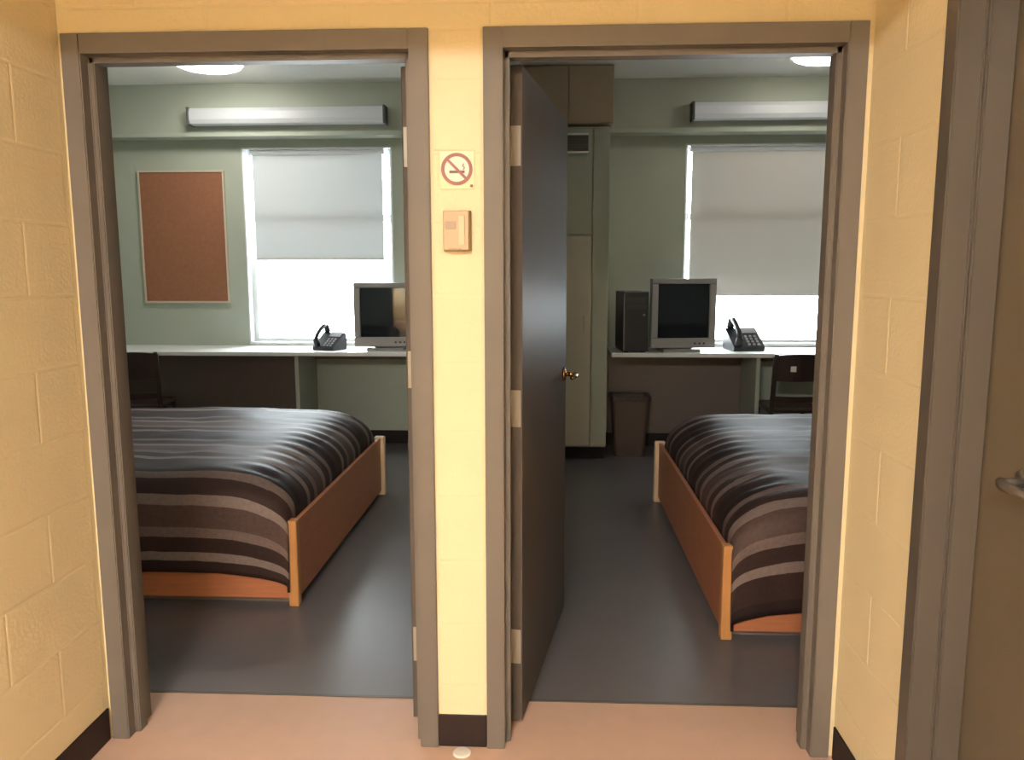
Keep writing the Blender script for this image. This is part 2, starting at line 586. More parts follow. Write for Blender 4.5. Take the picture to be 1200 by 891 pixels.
# right doorway: leaf swung into the room, hinged on its left jamb
d1 = struct(thing('door_1', '', '', (0, 0, 0)), 'grey-brown door standing open into the right room, hinged beside the narrow wall', 'door')
door_frame(d1, RX0, RX1)
HXR = RX0 + FACE
lf = door_leaf(d1, HXR + 0.004, 0.148, math.radians(80.5), 1, 0.922, 'door_paint')
for z in (1.835, 1.045, 0.265):
    hinge(d1, HXR + 0.003, 0.150, z, 1)
    bm = bmesh.new()
    bx(bm, -0.0015, 0.0015, -0.040, -0.004, -0.0575, 0.0575)
    obj('hinge_leaf', bm, 'hinge_paint', lf, (0.003, 0, z))
# left doorway: leaf folded back out of sight behind its right jamb
d2 = struct(thing('door_2', '', '', (0, 0, 0)), 'grey-brown door frame of the left doorway with its door folded back inside', 'door')
door_frame(d2, LX0, LX1)
HXL = LX1 - FACE
lf = door_leaf(d2, HXL - 0.004, 0.148, math.radians(-89.0), -1, 0.922, 'door_paint')
for z in (1.835, 1.165, 0.265):
    hinge(d2, HXL - 0.003, 0.150, z, -1)
    bm = bmesh.new()
    bx(bm, -0.0015, 0.0015, -0.040, -0.004, -0.0575, 0.0575)
    obj('hinge_leaf', bm, 'hinge_paint', lf, (-0.003, 0, z))
# corridor side door (closed), built in its own axes then turned
d3 = struct(thing('door_3', '', '', (XR - 0.014, DY1, 0), -math.pi / 2), 'closed brown side door and frame at the right edge of the corridor', 'door')
door_frame(d3, 0.0, 1.04, r=0.058, st=0.058, depth=0.20, m='side_frame_shaded')
lf = obj('door_leaf', BX(FACE + 0.003, 1.04 - FACE - 0.003, 0.118, 0.163, 0.008, HO - FACE - 0.008, bevel=0.002, seg=1), 'door_olive', d3)
lever_set(lf, FACE + 0.175, 0.118, 1.04, 0, -1, 1, 'side_frame_shaded')

# ------------------------------------------------------------------ room shells
bm = bmesh.new()
bx(bm, -0.05, 0.05, WY1, BY + 0.2, 0, CZ)
struct(obj('wall_partition', bm, 'green_paint'), 'green partition wall between the two rooms behind the narrow wall', 'wall')
struct(obj('wall_room_left', BX(RLX - 0.1, RLX, WY1, BY + 0.2, 0, CZ), 'green_paint'), 'pale green side wall at the far left of the left room', 'wall')
struct(obj('wall_room_right', BX(RRX, RRX + 0.1, WY1, BY + 0.2, 0, CZ), 'green_paint'), 'green outer side wall of the right room', 'wall')
ROOMS = [(RLX, -0.05, WIN[0], 'left'), (0.05, RRX, WIN[1], 'right')]
BKY, BKZ = BY - 0.15, 2.535             # bulkhead face and underside
for i, (a, b, w, s) in enumerate(ROOMS):
    bm = bmesh.new()
    y0, y1 = BY, BY + BWT
    bx(bm, a, w[0], y0, y1, 0, CZ)
    bx(bm, w[1], b, y0, y1, 0, CZ)
    bx(bm, w[0], w[1], y0, y1, 0, w[2])
    bx(bm, w[0], w[1], y0, y1, w[3], CZ)
    struct(obj('wall_back_%s' % s, bm, 'green_paint'), 'green back wall around the window of the %s room' % s, 'wall')
    x0 = a if i == 0 else 0.72
    struct(obj('trim_%d' % (3 + 2 * i), BX(x0, b, BKY, BY, BKZ + 0.03, CZ), 'green_paint'), 'olive green bulkhead above the window of the %s room' % s, 'bulkhead')
    struct(obj('trim_%d' % (4 + 2 * i), BX(x0, b, BKY - 0.012, BY, BKZ, BKZ + 0.032, bevel=0.003, seg=1), 'cream_trim'), 'pale ledge strip along the bulkhead bottom in the %s room' % s, 'ledge')
    struct(obj('baseboard_back_%s' % s, BX(a, b, BY - 0.012, BY, 0, 0.11), 'cove_base'), 'dark baseboard under the counter in the %s room' % s, 'baseboard')

# windows
for i, (x0, x1, z0, z1) in enumerate(WIN):
    s = ('left', 'right')[i]
    t = struct(thing('window_%d' % (i + 1), '', '', ((x0 + x1) / 2, BY, z0)), 'bright daylit window behind the %s roller blind' % ('shorter' if i == 0 else 'longer'), 'window')
    hw, hh = (x1 - x0) / 2, z1 - z0
    bm = bmesh.new()
    y0, y1, f = 0.10, 0.16, 0.045
    bx(bm, -hw, -hw + f, y0, y1, 0, hh)
    bx(bm, hw - f, hw, y0, y1, 0, hh)
    bx(bm, -hw + f, hw - f, y0, y1, 0, f)
    bx(bm, -hw + f, hw - f, y0, y1, hh - f, hh)
    obj('window_frame', bm, 'window_white', t)
    obj('meeting_rail', BX(-hw + f, hw - f, y0 - 0.01, y1, 1.03, 1.085), 'window_white', t)
    bm = bmesh.new()
    bx(bm, -hw, -hw + 0.012, -0.004, 0.10, 0, hh)
    bx(bm, hw - 0.012, hw, -0.004, 0.10, 0, hh)
    bx(bm, -hw + 0.012, hw - 0.012, -0.004, 0.10, hh - 0.012, hh)
    obj('window_lining', bm, 'window_white', t)
    obj('window_sill', BX(-hw + 0.012, hw - 0.012, -0.01, 0.10, -0.004, 0.022, bevel=0.004), 'window_white', t)
    for za, zb in ((f, 1.03), (1.085, hh - f)):
        obj('pane', BX(-hw + f, hw - f, 0.127, 0.132, za, zb), 'pane_glass', t)


def roller_blind(x0, x1, ztop, zbot, label, m):
    cx = (x0 + x1) / 2
    t = thing('roller_blind', label, 'blind', (cx, BY + 0.045, zbot), group='roller blinds over the windows')
    h, hw = ztop - zbot, (x1 - x0) / 2
    bm = bmesh.new()
    n, mrow = 10, 24
    vs = []
    for j in range(mrow + 1):
        row = []
        for k in range(n + 1):
            x = -hw + 2 * hw * k / n
            z = h * j / mrow
            row.append(bm.verts.new((x, 0.004 * math.sin(3.2 * z) + 0.002 * math.sin(5 * x + 3 * z), z)))
        vs.append(row)
    for j in range(mrow):
        for k in range(n):
            bm.faces.new((vs[j][k], vs[j][k + 1], vs[j + 1][k + 1], vs[j + 1][k]))
    obj('shade', bm, m, t, smooth=True)
    bm = bmesh.new()
    cyl(bm, (-hw - 0.01, 0.0, h), (hw + 0.01, 0.0, h), 0.022, n=16)
    obj('roller', bm, 'window_white', t, smooth=False)
    obj('bottom_bar', BX(-hw, hw, -0.007, 0.007, -0.012, 0.014, bevel=0.003), 'lamp_housing', t)
    for sx in (-1, 1):
        obj('bracket', BX(sx * (hw + 0.012) - 0.003, sx * (hw + 0.012) + 0.003, -0.02, 0.03, h - 0.025, h + 0.03), 'window_white', t)
    return t


roller_blind(-2.215, -1.125, 2.435, 1.565, 'short white roller blind over the window in the left room', 'blind_white')
roller_blind(1.405, 2.51, 2.435, 1.265, 'long beige-white roller blind over the window in the right room', 'blind_beige')

# ------------------------------------------------------------------ beds and blankets
BTOP = 0.56                            # top of the mattress


def bed(x0, x1, y0, y1, end, label):
    """end=+1: foot board on the +x side; -1 on the -x side."""
    cx, cy = (x0 + x1) / 2, (y0 + y1) / 2
    t = thing('bed', label, 'bed', (cx, cy, 0), group='wooden beds in the rooms')
    hx, hy = (x1 - x0) / 2, (y1 - y0) / 2
    bh, zb = 0.385, 0.035
    for k in (1, -1):
        xa = k * hx
        p = obj('foot_board' if k == end else 'head_board', BX(min(xa, xa - k * 0.022), max(xa, xa - k * 0.022), -hy + 0.045, hy - 0.045, zb, bh, bevel=0.004), 'bed_wood', t)
        for q in (-1, 1):
            if q > 0 and k == end:
                p_ = obj('corner_post', BX(min(xa + k * 0.026, xa - k * 0.042), max(xa + k * 0.026, xa - k * 0.042), hy - 0.05, hy, 0.0, bh + 0.008, bevel=0.010), 'post_pale', t)
                p_['label'] = 'pale wooden far corner post'
                continue
            obj('corner_post', BX(min(xa + k * 0.004, xa - k * 0.042), max(xa + k * 0.004, xa - k * 0.042),
                                  min(q * hy, q * (hy - 0.045)), max(q * hy, q * (hy - 0.045)), 0.0, bh + 0.008, bevel=0.007), 'bed_wood_light', t)
    for q in (-1, 1):
        ya = q * hy
        obj('side_rail', BX(-hx + 0.042, hx - 0.042, min(ya - q * 0.008, ya - q * 0.030), max(ya - q * 0.008, ya - q * 0.030), zb, 0.33, bevel=0.004), 'bed_wood', t)
    obj('plinth', BX(-hx + 0.05, hx - 0.05, -hy + 0.06, hy - 0.06, 0.0, 0.30), 'dark_laminate', t)
    obj('mattress', BX(-hx + 0.12, hx - 0.12, -hy + 0.07, hy - 0.12, 0.30, BTOP - 0.035, bevel=0.10, seg=4), 'mattress_white', t, smooth=True)
    return t


def blanket(x0, x1, y0, y1, end, hem, phase, label, seed):
    """cloth over the bed: hangs over the front rail, dips at the foot board."""
    cx, cy = (x0 + x1) / 2, (y0 + y1) / 2
    bm = bmesh.new()
    uvl = bm.loops.layers.uv.new('UVMap')
    R = 0.13
    yf = y0 - 0.016                     # outside of the front rail
    yb = y1 - 0.065
    drop = BTOP + 0.035 - R - hem
    arc = R * math.pi / 2
    top = (yb - 0.12) - (yf + R)
    arcb = 0.12 * math.pi / 2
    total = drop + arc + top + arcb + 0.06
    nv, nu = 96, 84
    xin0, xin1 = x0 + 0.05, x1 - 0.05
    if end > 0:
        xin1 = x1 - 0.034
    else:
        xin0 = x0 + 0.034
    Re, Rz, hang_e = 0.30, 0.165, 0.07
    arce = 0.37
    span = (xin1 - xin0) - Re + arce + hang_e
    grid = []
    for j in range(nv + 1):
        sv = total * j / nv
        row = []
        for k in range(nu + 1):
            q = k / nu
            # denser towards the foot board
            q2 = 1 - (1 - q) ** 1.6
            su = span * (1 - q2)           # cloth length left to the foot-end hem
            if su < hang_e:
                dist, ed = 0.0, Rz + hang_e - su
            elif su < hang_e + arce:
                a = (su - hang_e) / arce * math.pi / 2
                dist, ed = Re * (1 - math.cos(a)), Rz * (1 - math.sin(a))
            else:
                dist, ed = Re + su - hang_e - arce, 0.0
            x = (xin1 - dist) if end > 0 else (xin0 + dist)
            ztop = BTOP + 0.035
            if sv < drop:
                y, z = yf, hem + sv
                topw = 0.0
            elif sv < drop + arc:
                a = (sv - drop) / R
                y, z = yf + R - R * math.cos(a), ztop - R + R * math.sin(a)
                topw = a / (math.pi / 2)
            elif sv < drop + arc + top:
                y, z = yf + R + sv - drop - arc, ztop
                topw = 1.0
            elif sv < drop + arc + top + arcb:
                a = (sv - drop - arc - top) / 0.12
                y, z = yb - 0.12 + 0.12 * math.sin(a), ztop - 0.12 + 0.12 * math.cos(a)
                topw = 1.0
            else:
                y, z = yb, ztop - 0.12 - (sv - drop - arc - top - arcb)
                topw = 1.0
            # sag near the foot end
            z -= 0.02 * max(0.0, 1 - dist / 0.5) ** 2
            if sv < drop + arc:
                fr = min(1.0, sv / (drop + arc))
                z -= ed * (0.30 + 0.70 * fr)
                y += ed * 0.10 * fr
            else:
                z -= ed
            # quilting, sag and folds
            nzv = noise.noise(Vector((x * 2.2 + seed, sv * 2.6, seed * 1.7)))
            nz2 = noise.noise(Vector((x * 7.0 + seed, sv * 6.0, 3.1 + seed)))
            fold = math.sin(sv * 2 * math.pi / 0.115 + 2.0 * nzv) * max(0.0, 1 - dist / 0.32) * 0.010
            if sv < drop + arc * 0.5:
                hang = math.sin(x * 9.5 + seed + 1.5 * nzv) * 0.008 * (1 - sv / (drop + arc)) + 0.004 * nz2
                y += -abs(hang) * 1.0 - 0.002
                z += 0.018 * nzv * (1 - sv / (drop + arc))
            else:
                z += 0.012 * nzv + 0.006 * nz2 + fold * (0.3 if su < hang_e + arce * 0.5 else 1.0)
            z = max(z, 0.04)
            row.append((bm.verts.new((x - cx, y - cy, z)), x, sv))
        grid.append(row)
    for j in range(nv):
        for k in range(nu):
            q = [grid[j][k], grid[j][k + 1], grid[j + 1][k + 1], grid[j + 1][k]]
            f = bm.faces.new([c[0] for c in q])
            for lp, c in zip(f.loops, q):
                lp[uvl].uv = (c[1], c[2] + phase)
    bmesh.ops.recalc_face_normals(bm, faces=bm.faces[:])
    o = obj('blanket', bm, 'striped_blanket', None, (cx, cy, 0), smooth=True)
    sd = o.modifiers.new('thickness', 'SOLIDIFY')
    sd.thickness = 0.012
    sd.offset = 0
    return tag(o, label, 'blanket', 'striped blankets on the beds')


bed(-2.92, -0.838, 1.005, 2.80, 1, 'orange-brown wooden bed behind the left doorway, foot board turned right')
blanket(-2.92, -0.838, 1.005, 2.80, 1, 0.155, 0.14, 'brown and grey striped blanket draped over the bed in the left room', 1.3)
bed(0.955, 3.03, 0.765, 2.72, -1, 'orange-brown wooden bed partly hidden by the right jamb of the right doorway')
blanket(0.955, 3.03, 0.765, 2.72, -1, 0.15, 0.03, 'brown and mauve striped blanket draped over the bed in the right room', 6.1)

# ------------------------------------------------------------------ counters along the windows
CTZ, CTF = 0.838, 3.80


def counter(x0, x1, sup, label, mod):
    t = thing('desk_counter', label, 'counter', ((x0 + x1) / 2, BY, 0), group='long counters under the windows')
    cx = (x0 + x1) / 2
    obj('worktop', BX(x0 - cx, x1 - cx, CTF - BY, -0.002, CTZ - 0.032, CTZ, bevel=0.004), 'worktop', t)
    obj('wall_rail', BX(x0 - cx, x1 - cx, -0.06, -0.014, CTZ - 0.11, CTZ - 0.032), 'dark_laminate', t)
    obj('back_panel', BX(mod[0] - cx, mod[1] - cx, -0.032, -0.014, 0.11, CTZ - 0.11), 'dark_laminate', t)
    for sx in sup:
        obj('support_panel', BX(sx - cx - 0.016, sx - cx + 0.016, CTF - BY + 0.05, -0.014, 0, CTZ - 0.032, bevel=0.002, seg=1), 'wardrobe_green', t)
    return t


counter(RLX + 0.002, -0.052, (-1.73, -0.30), 'long pale worktop counter under the window of the left room', (RLX + 0.01, -1.75))
counter(0.735, RRX - 0.002, (1.86,), 'long pale worktop counter under the window of the right room', (0.745, 1.84))


# ------------------------------------------------------------------ computer monitors
def crt(name, x, y, rz, label, w=0.47, h=0.50, body='crt_plastic', back='crt_plastic', z=CTZ):
    t = thing(name, label, 'monitor', (x, y, z), rz, 'old box monitors on the counters')
    hw = w / 2
    zb = 0.035
    bm = bmesh.new()
    bz = 0.055
    bx(bm, -hw, hw, -0.03, 0.05, zb, zb + bz + 0.02)
    bx(bm, -hw, hw, -0.03, 0.05, zb + h - 0.04, zb + h)
    bx(bm, -hw, -hw + 0.05, -0.03, 0.05, zb + bz + 0.02, zb + h - 0.04)
    bx(bm, hw - 0.05, hw, -0.03, 0.05, zb + bz + 0.02, zb + h - 0.04)
    bez = obj('bezel', bm, body, t)
    bev = bez.modifiers.new('soft', 'BEVEL')
    bev.width = 0.006
    bev.segments = 2
    bm = bmesh.new()
    n = 10
    sw, s0, s1 = hw - 0.05, zb + bz + 0.02, zb + h - 0.04
    g = []
    for j in range(n + 1):
        r = []
        for k in range(n + 1):
            a, b = -1 + 2 * k / n, -1 + 2 * j / n
            r.append(bm.verts.new((a * sw, -0.018 + 0.016 * (a * a + b * b) / 2, s0 + (s1 - s0) * (b + 1) / 2)))
        g.append(r)
    for j in range(n):
        for k in range(n):
            bm.faces.new((g[j][k], g[j][k + 1], g[j + 1][k + 1], g[j + 1][k]))
    obj('screen', bm, 'screen', t, smooth=True)
    bm = bmesh.new()
    A = [(-hw + 0.01, zb + 0.01), (hw - 0.01, zb + 0.01), (hw - 0.01, zb + h - 0.01), (-hw + 0.01, zb + h - 0.01)]
    Bq = [(-hw + 0.03, zb + 0.02), (hw - 0.03, zb + 0.02), (hw - 0.03, zb + h - 0.03), (-hw + 0.03, zb + h - 0.03)]
    Cq = [(-hw * 0.55, zb + 0.05), (hw * 0.55, zb + 0.05), (hw * 0.55, zb + h - 0.12), (-hw * 0.55, zb + h - 0.12)]
    rings = [[bm.verts.new((px, yy, pz)) for px, pz in ring] for ring, yy in ((A, 0.05), (Bq, 0.16), (Cq, 0.33))]
    for P, Q in zip(rings, rings[1:]):
        for k in range(4):
            j = (k + 1) % 4
            bm.faces.new((P[k], P[j], Q[j], Q[k]))
    bm.faces.new(rings[0][::-1])
    bm.faces.new(rings[-1])
    bmesh.ops.recalc_face_normals(bm, faces=bm.faces[:])
    obj('rear_housing', bm, back, t)
    bm = bmesh.new()
    prism(bm, [(-0.11, 0.015), (0.11, 0.015), (0.07, zb + 0.005), (-0.07, zb + 0.005)], 'y', 0.06, 0.24)
    bx(bm, -0.145, 0.145, 0.0, 0.27, 0.0, 0.022)
    obj('pedestal', bm, body, t)
    for k in range(3):
        bm = bmesh.new()
        cyl(bm, (0.09 + 0.035 * k, -0.031, zb + 0.035), (0.09 + 0.035 * k, -0.036, zb + 0.035), 0.008, n=10)
        obj('button', bm, 'crt_dark', bez)
    return t


crt('box_monitor', -1.04, 3.93, math.radians(3), 'grey box monitor with dark screen on the left room counter beside its jamb')
crt('box_monitor', 1.285, 3.90, math.radians(6), 'large grey box monitor with dark screen next to the desk phone in the right room', 0.50, 0.53)
t = thing('computer_tower', 'dark computer tower standing between wardrobe and large grey monitor', 'computer', (0.905, 4.05, CTZ), math.radians(5))
obj('case', BX(-0.092, 0.092, -0.185, 0.20, 0.012, 0.465, bevel=0.006), 'crt_dark', t)
fp = obj('front_panel', BX(-0.095, 0.095, -0.205, -0.185, 0.010, 0.468, bevel=0.006), 'black_plastic', t)
for k in range(2):
    obj('drive_bay', BX(-0.075, 0.075, -0.2075, -0.203, 0.385 - 0.05 * k, 0.425 - 0.05 * k, bevel=0.001, seg=1), 'crt_dark', fp)
obj('side_edge', BX(-0.0965, -0.090, -0.2065, -0.19, 0.02, 0.455), 'grey_plastic', fp)
obj('top_edge', BX(-0.09, 0.09, -0.2065, -0.19, 0.462, 0.470), 'grey_plastic', fp)
bm = bmesh.new()
cyl(bm, (0.06, -0.205, 0.29), (0.06, -0.210, 0.29), 0.009, n=14)
obj('power_button', bm, 'grey_plastic', fp)
for sx in (-0.07, 0.07):
    obj('foot', BX(sx - 0.015, sx + 0.015, -0.17, 0.18, 0, 0.013), 'black_plastic', t)



# ------------------------------------------------------------------ desk phones
def phone(x, y, rz, label, body, hand, sc=1.0):
    t = thing('desk_phone', label, 'telephone', (x, y, CTZ), rz, 'desk phones on the counters')
    t.scale = (sc, sc, sc * 1.25)
    bm = bmesh.new()
    prism(bm, [(-0.10, 0.0), (0.09, 0.0), (0.09, 0.105), (0.06, 0.112), (-0.10, 0.022)], 'x', -0.105, 0.105)
    base = obj('base', bm, body, t)
    bm = bmesh.new()
    th = math.atan2(0.09, 0.16)
    # handset standing in its cradle at the left: two cups and an arched grip
    c, s = math.cos(th), math.sin(th)

    def on(a, lift):
        return (-0.068, -0.10 + a * c - lift * s, 0.022 + a * s + lift * c)
    tube(bm, [on(0.015, 0.035), on(0.05, 0.060), on(0.10, 0.068), on(0.16, 0.064), on(0.195, 0.045)], [0.017, 0.016, 0.015, 0.016, 0.017], 12)
    cyl(bm, on(0.02, 0.002), on(0.02, 0.045), 0.026, 0.022, n=16)
    cyl(bm, on(0.19, 0.002), on(0.19, 0.050), 0.026, 0.022, n=16)
    obj('handset', bm, hand, t, smooth=True)
    bm = bmesh.new()
    vs = [bm.verts.new(p) for p in ((-0.02, -0.10 + 0.13 * c - 0.003 * s, 0.022 + 0.13 * s + 0.003 * c), (0.095, -0.10 + 0.13 * c - 0.003 * s, 0.022 + 0.13 * s + 0.003 * c),
                                    (0.095, -0.10 + 0.185 * c - 0.003 * s, 0.022 + 0.185 * s + 0.003 * c), (-0.02, -0.10 + 0.185 * c - 0.003 * s, 0.022 + 0.185 * s + 0.003 * c))]
    bm.faces.new(vs)
    obj('display', bm, 'key_grey', base)
    for j in range(4):
        for k in range(3):
            bm = bmesh.new()
            a = 0.02 + 0.026 * j
            yy, zz = -0.10 + a * c, 0.022 + a * s
            bx(bm, -0.008, 0.008, -0.007, 0.007, 0.0, 0.006)
            kk = obj('key', bm, 'key_grey', base, (0.005 + 0.032 * k, yy, zz))
            kk.rotation_euler = (th, 0, 0)
    return t


phone(-1.505, 4.02, math.radians(-22), 'small desk phone with dark handset on the left room counter', 'black_plastic', 'black_plastic', 0.95)
phone(1.80, 4.10, math.radians(10), 'black desk phone beside the large grey monitor in the right room', 'black_plastic', 'black_plastic', 1.2)


# ------------------------------------------------------------------ chairs
def chair(x, y, rz, label, with_tag=False):
    """faces +y in local axes; origin on the floor under the seat."""
    t = thing('wooden_chair', label, 'chair', (x, y, 0), rz, 'dark chairs drawn up to the counters')
    obj('seat', BX(-0.20, 0.20, -0.19, 0.21, 0.42, 0.455, bevel=0.012), 'chair_dark', t)
    for sx in (-1, 1):
        bm = bmesh.new()
        tube(bm, [(sx * 0.17, 0.185, 0.42), (sx * 0.185, 0.20, 0.0)], [0.018, 0.014], 10)
        obj('leg', bm, 'chair_dark', t)
        bm = bmesh.new()
        tube(bm, [(sx * 0.17, -0.17, 0.44), (sx * 0.185, -0.22, 0.0)], [0.018, 0.014], 10)
        obj('leg', bm, 'chair_dark', t)
        bm = bmesh.new()
        tube(bm, [(sx * 0.165, -0.175, 0.42), (sx * 0.168, -0.20, 0.62), (sx * 0.165, -0.235, 0.86)], [0.019, 0.018, 0.015], 10)
        obj('back_post', bm, 'chair_dark', t)
    # curved top panel and lower rail
    for (z0, z1, nm) in ((0.66, 0.865, 'backrest'), (0.50, 0.545, 'back_rail')):
        bm = bmesh.new()
        n = 8
        fr, bk = [], []
        for k in range(n + 1):
            a = -1 + 2 * k / n
            ca = 0.018 * a * a if z0 > 0.6 else 0
            for z, off in ((z0, 0), (z1 + (-ca if z0 > 0.6 else 0), 0)):
                yy = -0.20 - (z - 0.62) * 0.145 - 0.03 * (1 - a * a)
                fr.append(bm.verts.new((a * 0.185, yy - 0.009, z)))
                bk.append(bm.verts.new((a * 0.185, yy + 0.009, z)))
        for k in range(n):
            i = 2 * k
            bm.faces.new((fr[i], fr[i + 2], fr[i + 3], fr[i + 1]))
            bm.faces.new((bk[i + 1], bk[i + 3], bk[i + 2], bk[i]))
            bm.faces.new((fr[i + 1], fr[i + 3], bk[i + 3], bk[i + 1]))
            bm.faces.new((fr[i], bk[i], bk[i + 2], fr[i + 2]))
        bm.faces.new((fr[0], fr[1], bk[1], bk[0]))
        bm.faces.new((fr[-1], fr[-2], bk[-2], bk[-1]))
        bmesh.ops.recalc_face_normals(bm, faces=bm.faces[:])
        br = obj(nm, bm, 'chair_dark', t)
        if with_tag and nm == 'backrest':
            tg = obj('paper_tag', BX(-0.07, -0.03, -0.002, 0.002, -0.02, 0.02), 'tag_white', br, (0, -0.265, 0.755))
            tg['label'] = 'small white paper tag'
    return t


chair(2.075, 3.78, math.radians(0), 'dark brown chair with a small white tag, pushed up to the right room counter', True)
chair(-2.92, 3.74, math.radians(12), 'dark brown chair in the shade behind the left bed')

# ------------------------------------------------------------------ waste bin
t = thing('waste_bin', 'brown plastic waste bin on the floor beside the wardrobe', 'bin', (0.90, 4.02, 0))
bm = bmesh.new()
prof_o = [(0.105, 0.0), (0.125, 0.02), (0.145, 0.44), (0.150, 0.46)]


def rr(hw, hd, z, bm, n=5, rad=0.03):
    pts = []
    for cx_, cy_, a0 in ((hw - rad, hd - rad, 0), (-hw + rad, hd - rad, 90), (-hw + rad, -hd + rad, 180), (hw - rad, -hd + rad, 270)):
        for k in range(n):
            a = math.radians(a0 + 90 * k / (n - 1))
            pts.append(bm.verts.new((cx_ + rad * math.cos(a), cy_ + rad * math.sin(a), z)))
    return pts


rings = [rr(h1, d_, z, bm) for h1, d_, z in ((0.118, 0.09, 0.0), (0.148, 0.115, 0.47), (0.142, 0.109, 0.47), (0.113, 0.085, 0.012))]
for P, Q in zip(rings, rings[1:]):
    for k in range(len(P)):
        j = (k + 1) % len(P)
        bm.faces.new((P[k], P[j], Q[j], Q[k]))
bm.faces.new(rings[0][::-1])
bm.faces.new(rings[-1])
obj('bin_body', bm, 'bin_brown', t)
bm = bmesh.new()
rings = [rr(h1, d_, z, bm) for h1, d_, z in ((0.152, 0.119, 0.445), (0.158, 0.125, 0.448), (0.158, 0.125, 0.486), (0.142, 0.109, 0.486), (0.142, 0.109, 0.445))]
for P, Q in zip(rings, rings[1:] + rings[:1]):
    for k in range(len(P)):
        j = (k + 1) % len(P)
        bm.faces.new((P[k], P[j], Q[j], Q[k]))
obj('rim', bm, 'chair_dark', t)

# ------------------------------------------------------------------ wardrobe, cabinet above it, vent
WX0, WX1, WF = 0.055, 0.700, 3.78
t = thing('wardrobe', 'tall pale green wardrobe at the end of the right room partition', 'wardrobe', ((WX0 + WX1) / 2, (WF + BY) / 2, 0))
hx, hy = (WX1 - WX0) / 2, (BY - WF) / 2 - 0.008
obj('carcass', BX(-hx, hx, -hy + 0.022, hy, 0.10, 2.52, bevel=0.003, seg=1), 'wardrobe_green', t)
obj('toe_kick', BX(-hx + 0.01, hx - 0.01, -hy + 0.06, hy, 0, 0.10), 'cove_base', t)
dl = obj('door', BX(-hx + 0.01, hx - 0.13, -hy, -hy + 0.02, 0.115, 1.72, bevel=0.003), 'wardrobe_door', t)
bm = bmesh.new()
tube(bm, [(hx - 0.18, -hy, 1.0), (hx - 0.18, -hy - 0.03, 1.01), (hx - 0.18, -hy - 0.03, 1.11), (hx - 0.18, -hy, 1.12)], 0.005, 8)
obj('handle', bm, 'steel', dl)
obj('upper_panel', BX(-hx + 0.01, hx - 0.13, -hy, -hy + 0.02, 1.735, 2.50, bevel=0.003), 'wardrobe_green', t)
obj('stile', BX(hx - 0.12, hx, -hy, -hy + 0.02, 0.115, 2.50, bevel=0.003), 'wardrobe_green', t)

t = thing('overhead_cabinet', 'brown cabinet fitted between wardrobe top and ceiling', 'cabinet', ((WX0 + 0.725) / 2, (3.74 + BY) / 2, 2.535))
hx2, hy2 = (0.715 - WX0) / 2, (BY - 3.74) / 2 - 0.005
obj('body', BX(-hx2, hx2, -hy2 + 0.02, hy2, 0, CZ - 2.537, bevel=0.003, seg=1), 'cabinet_brown', t)
for k in (-1, 1):
    obj('door', BX(min(k * 0.003, k * (hx2 - 0.003)), max(k * 0.003, k * (hx2 - 0.003)), -hy2, -hy2 + 0.018, 0.006, CZ - 2.545, bevel=0.003), 'cabinet_brown', t)

t = thing('air_vent', 'dark rectangular vent with pale rim high on the wardrobe front', 'vent', (0.425, WF + 0.006, 2.395))
vw, vh = 0.115, 0.072
obj('rim', BX(-vw, vw, -0.018, 0, vh - 0.014, vh), 'window_white', t)
obj('rim', BX(-vw, vw, -0.018, 0, -vh, -vh + 0.014), 'window_white', t)
obj('backing', BX(-vw, vw, -0.010, 0.0, -vh + 0.014, vh - 0.014), 'dark_cap', t)
for k in range(6):
    z = -vh + 0.028 + k * 0.0185
    bm = bmesh.new()
    bx(bm, -vw + 0.004, vw - 0.004, -0.018, -0.010, z - 0.004, z + 0.004)
    obj('slat', bm, 'dark_cap', t)

# ------------------------------------------------------------------ bulletin board
t = thing('bulletin_board', 'reddish brown cork bulletin board on the green wall left of the window', 'board', (-2.80, BY, 1.745))
hw, hh = 0.365, 0.545
obj('cork_panel', BX(-hw + 0.012, hw - 0.012, -0.018, -0.001, -hh + 0.012, hh - 0.012), 'cork', t)
bm = bmesh.new()
bx(bm, -hw, -hw + 0.014, -0.026, -0.001, -hh, hh)
bx(bm, hw - 0.014, hw, -0.026, -0.001, -hh, hh)
bx(bm, -hw + 0.014, hw - 0.014, -0.026, -0.001, -hh, -hh + 0.014)
bx(bm, -hw + 0.014, hw - 0.014, -0.026, -0.001, hh - 0.014, hh)
obj('frame', bm, 'board_frame', t)


# ------------------------------------------------------------------ lamps
def wall_lamp(x0, x1, z0, z1, label):
    t = thing('wall_lamp', label, 'lamp', ((x0 + x1) / 2, BKY, (z0 + z1) / 2), group='long lamps on the bulkheads')
    hw, hh = (x1 - x0) / 2, (z1 - z0) / 2
    obj('housing', BX(-hw, hw, -0.035, -0.001, -hh * 0.8, hh * 0.8), 'lamp_housing', t)
    bm = bmesh.new()
    prism(bm, [(-0.035, -hh), (-0.095, -hh * 0.9), (-0.108, -hh * 0.4), (-0.108, hh * 0.5), (-0.090, hh * 0.95), (-0.035, hh)], 'x', -hw + 0.018, hw - 0.018)
    obj('diffuser', bm, 'lamp_diffuser', t)
    for k in (-1, 1):
        obj('end_cap', BX(min(k * hw, k * (hw - 0.02)), max(k * hw, k * (hw - 0.02)), -0.112, -0.001, -hh - 0.004, hh + 0.004, bevel=0.003), 'dark_cap', t)
    return t


wall_lamp(-2.615, -1.03, 2.615, 2.745, 'long white strip lamp above the window in the left room')
wall_lamp(1.345, 2.93, 2.615, 2.745, 'long white strip lamp above the window in the right room')


